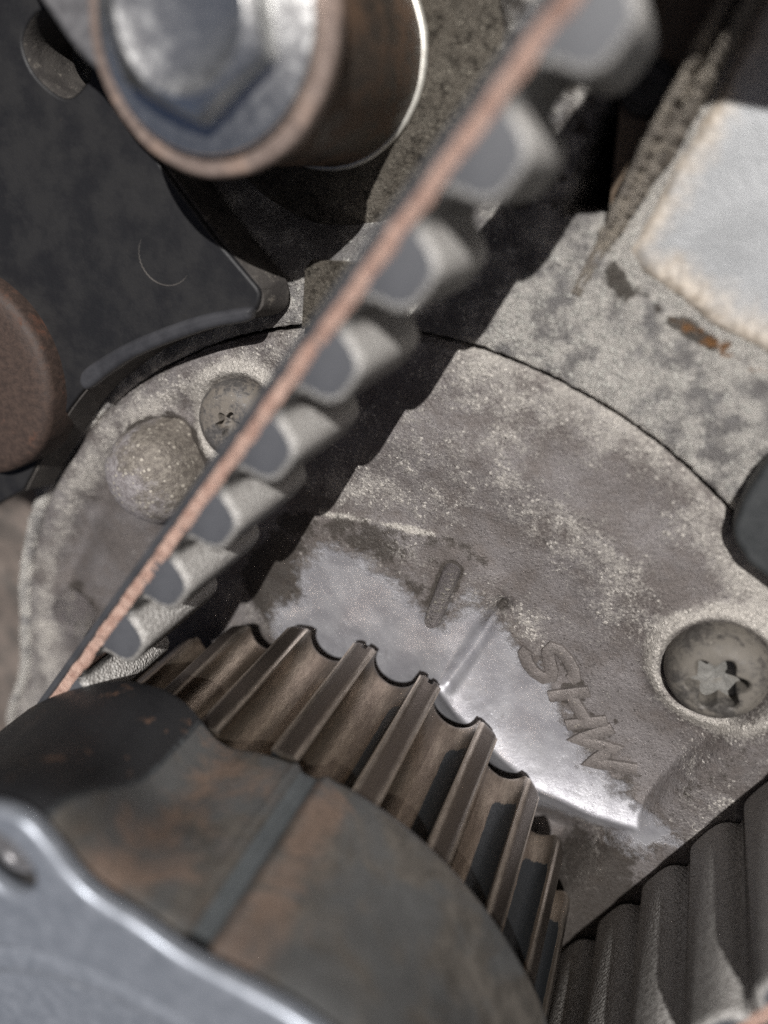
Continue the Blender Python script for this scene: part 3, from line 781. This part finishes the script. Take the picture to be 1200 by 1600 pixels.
def hub_ring(z, dr=0.0, grv=True, n=720):
    fz = max(0.0, min(1.0, (z - 2.6) / 1.0)); fz = fz * fz * (3 - 2 * fz)
    ring = []
    for k in range(n):
        dg = -180 + 360 * (k + 0.5) / n
        r = sum(hub_r(((dg + e + 180) % 360) - 180) for e in (-1.2, -0.4, 0.4, 1.2)) / 4 + dr
        r2 = sum(float(np.interp(((dg + e + 180) % 360) - 180, [h[0] for h in PT], [h[1] for h in PT])) for e in (-1.2, -0.4, 0.4, 1.2)) / 4 + dr - 0.02
        r = r + (r2 - r) * fz
        if grv:
            e = abs((dg - GROOVE)) * math.pi / 180 * 3.33
            r -= 0.06 * max(0.0, min(1.0, (0.125 - e) / 0.05)); r += 0.02 * math.exp(-((e - 0.165) / 0.03) ** 2)
        ring.append((r * math.cos(R(dg)), r * math.sin(R(dg)), z))
    return ring
def hub_attrs(me):
    n = len(me.vertices); rust = np.zeros(n); paint = np.zeros(n); gro = np.zeros(n)
    for i, v in enumerate(me.vertices):
        dg = math.degrees(math.atan2(v.co.y, v.co.x)); z = v.co.z
        rust[i] = 0.55 * math.exp(-((dg - 87) / 5) ** 2) + 0.40 * math.exp(-((dg - 79) / 7) ** 2) + 0.50 * math.exp(-((dg - 67.5) / 4.0) ** 2) - 0.02 + 0.12 * math.exp(-((dg - 63) / 6) ** 2)
        if dg < 60: rust[i] -= 0.25
        paint[i] = 1.0 if dg > 93.2 else 0.0
        if 20 > dg > -180: paint[i] = 0.25
        gro[i] = max(math.exp(-((dg - GROOVE) / 1.7) ** 4), 0.50 * math.exp(-((dg - 93.2) / 1.0) ** 2))
    for nm, val in (('rust', rust), ('paint', paint), ('groove', gro)):
        at = me.attributes.new(nm, 'FLOAT', 'POINT'); at.data.foreach_set('value', val.astype(np.float32))
hub = thing('crank_hub', 'dark rusty steel hub with a blue grey front face at the lower left', 'hub', (0, 0, 1.88))
zs = [1.88, 1.89, 1.907, 1.935, 1.98] + [2.2 + 0.1 * k for k in range(15)] + [3.66]
drs = [-0.10, -0.06, -0.03, -0.010, 0.0] + [0.0] * 15 + [-0.02]
me = loft([hub_ring(z, d) for z, d in zip(zs, drs)], True, True)
hub_attrs(me)
adopt(link('body', me, M['hub'], None, 28), hub)
HB = (-0.55, 3.13)           # bolt hole in the front plate
def plate_loop(n=360, dr=0.0):
    L = []
    for k in range(n):
        dg = -180 + 360 * (k + 0.5) / n
        r = sum(float(np.interp(dg + e, [h[0] for h in PT], [h[1] for h in PT])) for e in (-1.6, -0.6, 0.6, 1.6)) / 4 + dr
        L.append((r * math.cos(R(dg)), r * math.sin(R(dg))))
    return L
circ = lambda cx, cy, r, n=48: [(cx + r * math.cos(2 * math.pi * k / n), cy + r * math.sin(2 * math.pi * k / n)) for k in range(n)]
adopt(link('front_plate', prism([plate_loop(), circ(HB[0], HB[1], 0.27), circ(0, 0, 2.36, 128)], 3.662, 3.815, 0.06, 4), M['front_plate'], None, 32), hub)
adopt(link('recessed_ring', lathe([(2.31, 3.67), (2.29, 3.73), (2.24, 3.76), (2.08, 3.76), (2.02, 3.73), (1.98, 3.68), (1.5, 3.67), (1.2, 3.67)], n=128, cap1=True), M['front_plate'], None, 35), hub)
hb = thing('hub_bolt', 'shiny round bolt end sunk in the hole of the blue grey front face', 'bolt', (HB[0], HB[1], 3.67))
adopt(link('head', lathe([(0.19, 3.665), (0.19, 3.68), (0.175, 3.695), (0.11, 3.695), (0.095, 3.675), (0.02, 3.675)], HB[0], HB[1], n=48), M['grey_plate'], None, 35), hb)

# ------------------------------------------------------------------ timing belt
Z0, Z1 = -0.14, 1.96
RB = 3.21                                   # the slack upper run lies a little outside the seated pitch radius
A1 = R(141.26); A2 = R(331.0)
D1 = Vector((math.cos(R(51.26)), math.sin(R(51.26)))); D2 = Vector((math.cos(R(61.0)), math.sin(R(61.0))))
T1 = Vector((RB * math.cos(A1), RB * math.sin(A1))); RQ = 3.16; T2 = Vector((RQ * math.cos(A2), RQ * math.sin(A2)))
L1, L2 = 10.4, 8.0
ARC = RP * (A2 - A1)
def path(s):
    """point, travel direction; s = 0 at the first tangent point, negative on the upper run"""
    if s < 0: return T1 - D1 * s, -D1
    if s < ARC:
        a = A1 + s / RP
        t = min(1.0, (a - A1) / R(50)); r = RB + (RP - RB) * t * t * (3 - 2 * t)
        t = max(0.0, (a - A2 + R(40)) / R(40)); r += (RQ - RP) * t * t * (3 - 2 * t)
        return Vector((r * math.cos(a), r * math.sin(a))), Vector((-math.sin(a), math.cos(a)))
    return T2 + D2 * (s - ARC), D2
def inward(d): return Vector((-d.y, d.x))       # left of travel = towards the sprocket
def zback(s):
    """the belt has been slit: the upper run is narrower, the rest keeps its full width"""
    t = max(0.0, min(1.0, (s - 1.5) / 1.5)); return 0.80 + (Z0 - 0.80) * t
belt = thing('timing_belt', 'black toothed rubber belt with a tan cord line along its edge', 'belt', (T1.x, T1.y, 0))
SS = [-L1 + k * 0.04 for k in range(int(L1 / 0.04))] + [k * ARC / 60 for k in range(61)] + [ARC + 0.1 * k for k in range(1, int(L2 / 0.1))]
def strip(off_out, off_in, z0, z1, bev, jz=0.0, jo=0.0):
    rings = []
    for s in SS:
        p, d = path(s); n = inward(d)
        k1 = jz * mnoise.noise(Vector((s * 5, 1, 0))) + jz * 0.6 * mnoise.noise(Vector((s * 19, 4, 0)))
        k2 = jo * mnoise.noise(Vector((s * 4, 8, 0))) + jo * 0.6 * mnoise.noise(Vector((s * 14, 2, 0)))
        ring = []
        for o, z in ((off_out, z0), (off_out, z1 - bev), (off_out - bev * 0.3 * (1 if off_out > 0 else -1), z1 - bev * 0.3), (off_out + (-bev if off_out > off_in else bev), z1), (off_in + (bev if off_out > off_in else -bev), z1), (off_in, z1 - bev), (off_in, z0)):
            q = p - n * (o + k2); ring.append((q.x, q.y, z + k1 if z > z0 else zback(s) + (z0 - Z0)))
        rings.append(ring)
    me = loft(rings, True, True)
    bm = bmesh.new(); bm.from_mesh(me); bmesh.ops.recalc_face_normals(bm, faces=bm.faces); bm.to_mesh(me); bm.free()
    return me
adopt(link('rubber_backing', strip(0.125, 0.052, Z0, Z1, 0.02), M['belt_back'], None, 40), belt)
adopt(link('cord_layer', strip(0.054, -0.056, Z0 + 0.01, Z1 + 0.008, 0.016, 0.026, 0.018), M['cord'], None, 40), belt)
def belt_tooth(Z0, wide=1.0, deep=1.0):
    """one pitch of the toothed side: x along the belt, y inward from the cord line, extruded over the belt's width"""
    half = [(0.405, 0.05), (0.405, 0.080), (0.365, 0.082), (0.325, 0.092), (0.292, 0.115), (0.272, 0.15), (0.258, 0.195), (0.243, 0.245), (0.220, 0.295), (0.185, 0.338), (0.135, 0.366), (0.07, 0.378), (0.0, 0.380)]
    half = [(min(0.40, x * wide) if x < 0.39 else x, y * deep if y > 0.09 else y) for x, y in half]
    prof = half + [(-x, y) for x, y in reversed(half[:-1])]
    n = len(prof)
    def ring(z, ins):
        out = []
        for i, (x, y) in enumerate(prof):
            yy = y - ins if y > 0.04 else y
            xx = x * (1 - ins / 0.3) if abs(x) < 0.33 else x
            out.append((xx, yy, z))
        return out
    zs = [(Z0, 0.03), (Z0 + 0.03, 0.0), (Z1 - 0.05, 0.0), (Z1 - 0.02, 0.006), (Z1 - 0.004, 0.02), (Z1 - 0.002, 0.052)]
    V = [v for z, i in zs for v in ring(z, i)]; F = []
    for i in range(len(zs) - 1):
        for j in range(1, n - 2):
            F.append((i * n + j, i * n + j + 1, (i + 1) * n + j + 1, (i + 1) * n + j))
    nf = len(F)
    F.append(tuple(range(n))); F.append(tuple(reversed(range((len(zs) - 1) * n, len(zs) * n))))
    me = bpy.data.meshes.new('tooth'); me.from_pydata(V, [], F); me.update()
    bm = bmesh.new(); bm.from_mesh(me); bmesh.ops.recalc_face_normals(bm, faces=bm.faces); bm.to_mesh(me); bm.free()
    wn_ = [0.75 if wide > 1 else max(float(np.clip((-v[0] - 0.07) / 0.10, 0, 1)) * float(np.clip((v[1] - 0.085) / 0.04, 0, 1)), 0.45 if v[2] > Z1 - 0.03 and v[1] > 0.085 else 0.0) for v in V]  # pale sun-facing flank and cut rim, shade on the rest painted near black
    at = me.attributes.new('lit_tone', 'FLOAT', 'POINT'); at.data.foreach_set('value', wn_)
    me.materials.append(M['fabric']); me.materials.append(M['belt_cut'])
    me.polygons[nf].material_index = 1; me.polygons[nf + 1].material_index = 1
    me.polygons.foreach_set('use_smooth', [True] * len(me.polygons)); me.set_sharp_from_angle(angle=R(40))
    return me
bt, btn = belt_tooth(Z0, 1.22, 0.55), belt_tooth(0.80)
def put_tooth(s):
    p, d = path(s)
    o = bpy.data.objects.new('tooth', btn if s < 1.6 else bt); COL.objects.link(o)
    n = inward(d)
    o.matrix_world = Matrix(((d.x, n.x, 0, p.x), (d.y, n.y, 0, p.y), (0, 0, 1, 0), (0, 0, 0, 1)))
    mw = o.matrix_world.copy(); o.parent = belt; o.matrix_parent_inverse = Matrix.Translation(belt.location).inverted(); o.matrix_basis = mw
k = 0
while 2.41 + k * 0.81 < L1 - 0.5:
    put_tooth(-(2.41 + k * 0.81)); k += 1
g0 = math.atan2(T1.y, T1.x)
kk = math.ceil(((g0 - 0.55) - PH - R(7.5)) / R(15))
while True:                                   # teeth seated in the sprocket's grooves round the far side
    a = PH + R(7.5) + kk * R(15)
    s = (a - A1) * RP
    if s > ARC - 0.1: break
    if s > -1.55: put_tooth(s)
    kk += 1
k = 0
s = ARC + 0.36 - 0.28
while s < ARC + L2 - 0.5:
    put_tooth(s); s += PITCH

# ------------------------------------------------------------------ flange bolt, washer, sleeve, arm at the upper left
fb = thing('flange_bolt', 'large shiny zinc hexagon bolt head with a round flange at the top left', 'bolt', (BX, BY, 1.31))
n = 144
def hexr(a, af): return af / math.cos(((a + R(25)) % R(60)) - R(30))
HTOP, AF = 1.66, 0.565
rings = []
for kind in range(6):
    ring = []
    for k in range(n):
        a = 2 * math.pi * k / n; h = hexr(a, AF); hc = HTOP - 0.05 - max(0, h - AF) * 0.7
        r, z = ((h, 1.36), (h, hc), (h - 0.012, hc + 0.014), (AF * 0.86, HTOP), (AF * 0.82, HTOP - 0.002), (AF * 0.78, HTOP - 0.014))[kind]
        ring.append((BX + r * math.cos(a), BY + r * math.sin(a), z))
    rings.append(ring)
adopt(link('hex_head', loft(rings, False, True), M['zinc'], None, 30), fb)
adopt(link('flange', lathe([(0.82, 1.315), (0.843, 1.33), (0.843, 1.365), (0.83, 1.385), (0.78, 1.40), (0.68, 1.42), (0.58, 1.445), (0.48, 1.46)], BX, BY, n=120, cap1=False), M['zinc'], None, 40), fb)
tag(adopt(link('washer', lathe([(0.3, 1.19), (0.96, 1.19), (0.977, 1.207), (0.977, 1.295), (0.96, 1.312), (0.3, 1.312)], BX, BY, n=120, cap1=True, jit=0.006), M['washer'], None, 35), thing('dummy', 'x', 'x')), 'copper brown flat washer under the shiny hexagon bolt head', 'washer')
dm = bpy.data.objects['dummy']; w = bpy.data.objects['washer']; w.parent = None; w.matrix_parent_inverse = Matrix(); bpy.data.objects.remove(dm)
sl = thing('spacer_sleeve', 'dark brown steel sleeve between the brown washer and the rough casting', 'sleeve', (BX, BY, -0.7))
adopt(link('tube', lathe([(0.885, -0.68), (0.89, -0.65), (0.885, 0.2), (0.89, 1.15), (0.875, 1.185), (0.3, 1.185)], BX, BY, n=120, cap1=False, jit=0.006, seed=3), M['sleeve'], None, 40), sl)
adopt(link('rim', lathe([(0.90, -0.70), (0.925, -0.685), (0.925, -0.645), (0.905, -0.625), (0.888, -0.622)], BX, BY, n=120, cap1=False, jit=0.01), M['sleeve_rim'], None, 60), sl)
ta = prism([catmull([(-1.12, 8.27), (-0.6, 8.0), (0.0, 8.3), (0.1, 9.6), (-0.9, 10.6), (-2.2, 10.2), (-1.9, 9.1), (-1.5, 8.72)], 8)], 0.95, 1.178, 0.05)
tag(link('tensioner_arm', ta, M['grey_plate'], None, 40), 'blurred grey metal arm under the washer at the top left edge', 'arm')

# ------------------------------------------------------------------ black plastic guard
gd = thing('belt_guard', 'matt black plastic guard plate with a slotted hole and a moulded circle on the left', 'guard', (-2.0, 6.6, 0))
arc = catmull([(-0.36, 6.39), (-0.7, 6.31), (-1.06, 6.20), (-1.51, 6.05), (-1.88, 5.87), (-2.27, 5.61), (-2.5, 5.44), (-2.82, 5.12), (-3.24, 4.62), (-3.6, 4.15)], 4, False)
outl = [(-0.33, 6.46), (-0.315, 6.53), (-0.34, 6.585), (-0.77, 7.03), (-1.24, 7.60), (-1.55, 8.02), (-1.7, 8.5), (-1.6, 9.6), (-3.4, 11.0), (-6.5, 9.5), (-6.5, 5.0), (-4.6, 3.6)]
loop = outl + list(reversed(arc))
slot_ = catmull([(-2.61, 8.67), (-2.57, 8.44), (-2.39, 8.26), (-2.19, 8.18), (-2.0, 8.27), (-1.9, 8.42), (-2.0, 8.66), (-2.18, 8.86), (-2.42, 8.86)], 6)
adopt(link('plate', prism([loop, slot_], -0.16, 0.2, 0.03), M['plastic'], None, 40), gd)
lip = catmull([(-0.42, 6.41), (-0.39, 6.34), (-0.45, 6.275), (-0.75, 6.21), (-1.07, 6.11), (-1.69, 5.875), (-2.1, 5.65), (-2.38, 5.47), (-2.47, 5.49), (-2.48, 5.58), (-2.36, 5.71), (-1.83, 5.99), (-1.2, 6.23), (-0.8, 6.345)], 5)
M['bead'] = rubber('pale_plastic_bead', (0.026, 0.026, 0.029), (0.042, 0.042, 0.046), 0.42, 0.5, 0.2, (0.09, 0.075, 0.06), 0.66)  # a paler grey than the guard plate
adopt(link('edge_bead', prism([lip], 0.12, 0.285, 0.055, 4), M['bead'], None, 60), gd)
# slot hole wall, toned paler to stand in for sunlight on it
def ring_tube(P, r, z, closed=True, k=8):
    N = len(P); rings = []
    for i in range(N):
        a = Vector(P[i - 1]); b = Vector(P[(i + 1) % N]); t = (b - a).normalized(); nn = Vector((-t.y, t.x))
        rings.append([(P[i][0] + nn.x * r * math.cos(2 * math.pi * j / k), P[i][1] + nn.y * r * math.cos(2 * math.pi * j / k), z + r * math.sin(2 * math.pi * j / k)) for j in range(k)])
    V = [v for g in rings for v in g]; F = []
    for i in range(N):
        for j in range(k):
            F.append((i * k + j, i * k + (j + 1) % k, ((i + 1) % N) * k + (j + 1) % k, ((i + 1) % N) * k + j))
    me = bpy.data.meshes.new('m'); me.from_pydata(V, [], F); me.update()
    bm = bmesh.new(); bm.from_mesh(me); bmesh.ops.recalc_face_normals(bm, faces=bm.faces); bm.to_mesh(me); bm.free()
    return me
hs = []
cs = Vector((sum(p[0] for p in slot_) / len(slot_), sum(p[1] for p in slot_) / len(slot_)))
for k_, z_ in ((1.0, 0.188), (0.955, 0.15), (0.90, 0.02), (0.88, -0.4)):
    hs.append([(*(cs + (Vector(p) - cs) * k_), z_) for p in slot_])
me = loft(hs, False, False)
bm = bmesh.new(); bm.from_mesh(me); bmesh.ops.reverse_faces(bm, faces=bm.faces); bm.to_mesh(me); bm.free()
adopt(link('sunlit_hole_wall', me, M['plastic_edge'], None, 180), gd)  # sunlight put into the colour of this lining
cxm, cym = -1.31, 6.83
def arc_tube(P, r, z):
    rings = []
    for i, p in enumerate(P):
        a = Vector(P[max(i - 1, 0)]); b = Vector(P[min(i + 1, len(P) - 1)]); t = (b - a).normalized(); nn = Vector((-t.y, t.x))
        q = r * (0.25 + 0.75 * math.sin(math.pi * i / (len(P) - 1)))
        rings.append([(p[0] + nn.x * q * math.cos(2 * math.pi * j / 6), p[1] + nn.y * q * math.cos(2 * math.pi * j / 6), z + q * math.sin(2 * math.pi * j / 6)) for j in range(6)])
    return loft(rings, True, True)
adopt(link('moulded_circle', arc_tube([(cxm + (0.29 + 0.006 * math.sin(k * 2.3)) * math.cos(R(140 + 190 * k / 60)), cym + 0.27 * math.sin(R(140 + 190 * k / 60))) for k in range(61)], 0.010, 0.197), M['plastic_edge'], None, 180), gd)
# dusty side wall
wall_in = [(-3.6, 4.13), (-3.24, 4.6), (-2.82, 5.10), (-2.5, 5.42), (-2.27, 5.59), (-1.88, 5.85), (-1.51, 6.03), (-1.06, 6.185), (-0.7, 6.29), (-0.42, 6.35), (-0.335, 6.40), (-0.31, 6.47), (-0.32, 6.55), (-0.37, 6.63), (-0.76, 7.05), (-1.23, 7.62), (-1.54, 8.04)]
def ribbon(P, z0, z1, th):
    rings = []
    for i, p in enumerate(P):
        a = Vector(P[max(i - 1, 0)]); b = Vector(P[min(i + 1, len(P) - 1)]); t = (b - a).normalized(); nn = Vector((t.y, -t.x))
        q = Vector(p)
        rings.append([(q.x - nn.x * 0.05, q.y - nn.y * 0.05, z0), (q.x + nn.x * th, q.y + nn.y * th, z0), (q.x + nn.x * th * 0.6, q.y + nn.y * th * 0.6, (z0 + z1) / 2), (q.x + nn.x * 0.004, q.y + nn.y * 0.004, z1), (q.x - nn.x * 0.05, q.y - nn.y * 0.05, z1)])
    me = loft(rings, True, True)
    bm = bmesh.new(); bm.from_mesh(me); bmesh.ops.recalc_face_normals(bm, faces=bm.faces); bm.to_mesh(me); bm.free()
    return me
adopt(link('side_flange', ribbon(catmull([*wall_in], 6, False), -0.22, 0.15, 0.075), M['plastic_edge'], None, 50), gd)

gd.location += Vector((-0.06, -0.04, -0.11))

# ------------------------------------------------------------------ rusty disc at the left edge, rubber block at the right edge
rd = lathe([(1.13, -0.12), (1.13, 0.24), (1.11, 0.30), (1.05, 0.335), (0.92, 0.345), (0.6, 0.36), (0.25, 0.365)], -3.92, 5.50, n=110, jit=0.014, seed=6)
tag(link('rusty_disc', rd, M['rust_disc'], None, 60), 'rust brown round metal disc against the black guard at the left edge', 'disc')
rb = prism([catmull([(4.9, 5.75), (4.2, 5.42), (4.02, 5.15), (3.945, 4.86), (3.94, 4.66), (4.03, 4.50), (4.2, 4.34), (4.9, 4.0), (5.6, 4.4), (5.7, 5.6)], 7)], -0.42, -0.14, 0.06, 5)
tag(link('rubber_block', rb, M['rubber_block'], None, 60), 'dark grey rounded rubber block standing on the joint line at the right edge', 'rubber block')

# ------------------------------------------------------------------ unseen hose above the frame, added to shade the pad
HP = [Vector(p) for p in ((2.2, 14.5, 2.6), (3.0, 12.5, 2.9), (3.9, 11.25, 3.1), (5.2, 10.75, 3.2), (7.2, 10.8, 3.0), (10.0, 11.4, 2.4))]
path_ = []
for i in range(len(HP) - 1):
    p0, p1, p2, p3 = HP[max(i - 1, 0)], HP[i], HP[i + 1], HP[min(i + 2, len(HP) - 1)]
    for k in range(10):
        t = k / 10; path_.append(0.5 * ((2 * p1) + (p2 - p0) * t + (2 * p0 - 5 * p1 + 4 * p2 - p3) * t * t + (3 * p1 - p0 - 3 * p2 + p3) * t ** 3))
rings = []
for i, p in enumerate(path_):
    d = (path_[min(i + 1, len(path_) - 1)] - path_[max(i - 1, 0)]).normalized(); u = d.cross(Vector((0, 0, 1))).normalized(); v = u.cross(d)
    rings.append([tuple(p + u * 0.75 * math.cos(2 * math.pi * k / 24) + v * 0.75 * math.sin(2 * math.pi * k / 24)) for k in range(24)])
hm = loft(rings, True, True)
bm = bmesh.new(); bm.from_mesh(hm); bmesh.ops.recalc_face_normals(bm, faces=bm.faces); bm.to_mesh(hm); bm.free()
tag(link('added_shade_hose', hm, M['rubber_block'], None, 60), 'added black rubber hose out of view that shades the top right pad', 'hose')

# ------------------------------------------------------------------ dark ring wall outside the view, added to cut skylight and darken reflections
rings = []
for k in range(96):
    dg = 360 * k / 96; a = R(dg)
    low = math.exp(-(((dg - 200 + 180) % 360 - 180) / 55) ** 4)
    top = 26.0 - 18.5 * low
    rings.append([(2 + rr_ * math.cos(a), 3 + rr_ * math.sin(a), z_) for rr_, z_ in ((24, -8), (25, top * 0.5), (26, top), (26.4, top), (25.4, top * 0.5), (24.4, -8))])
rings.append(rings[0])
wl = loft(rings, False, False)
bm = bmesh.new(); bm.from_mesh(wl); bmesh.ops.recalc_face_normals(bm, faces=bm.faces); bm.to_mesh(wl); bm.free()
tag(link('added_ring_wall', wl, M['plastic'], None, 40), 'added black ring wall outside the view that cuts the skylight', 'added wall')
bpy.data.objects['added_ring_wall']['kind'] = 'structure'
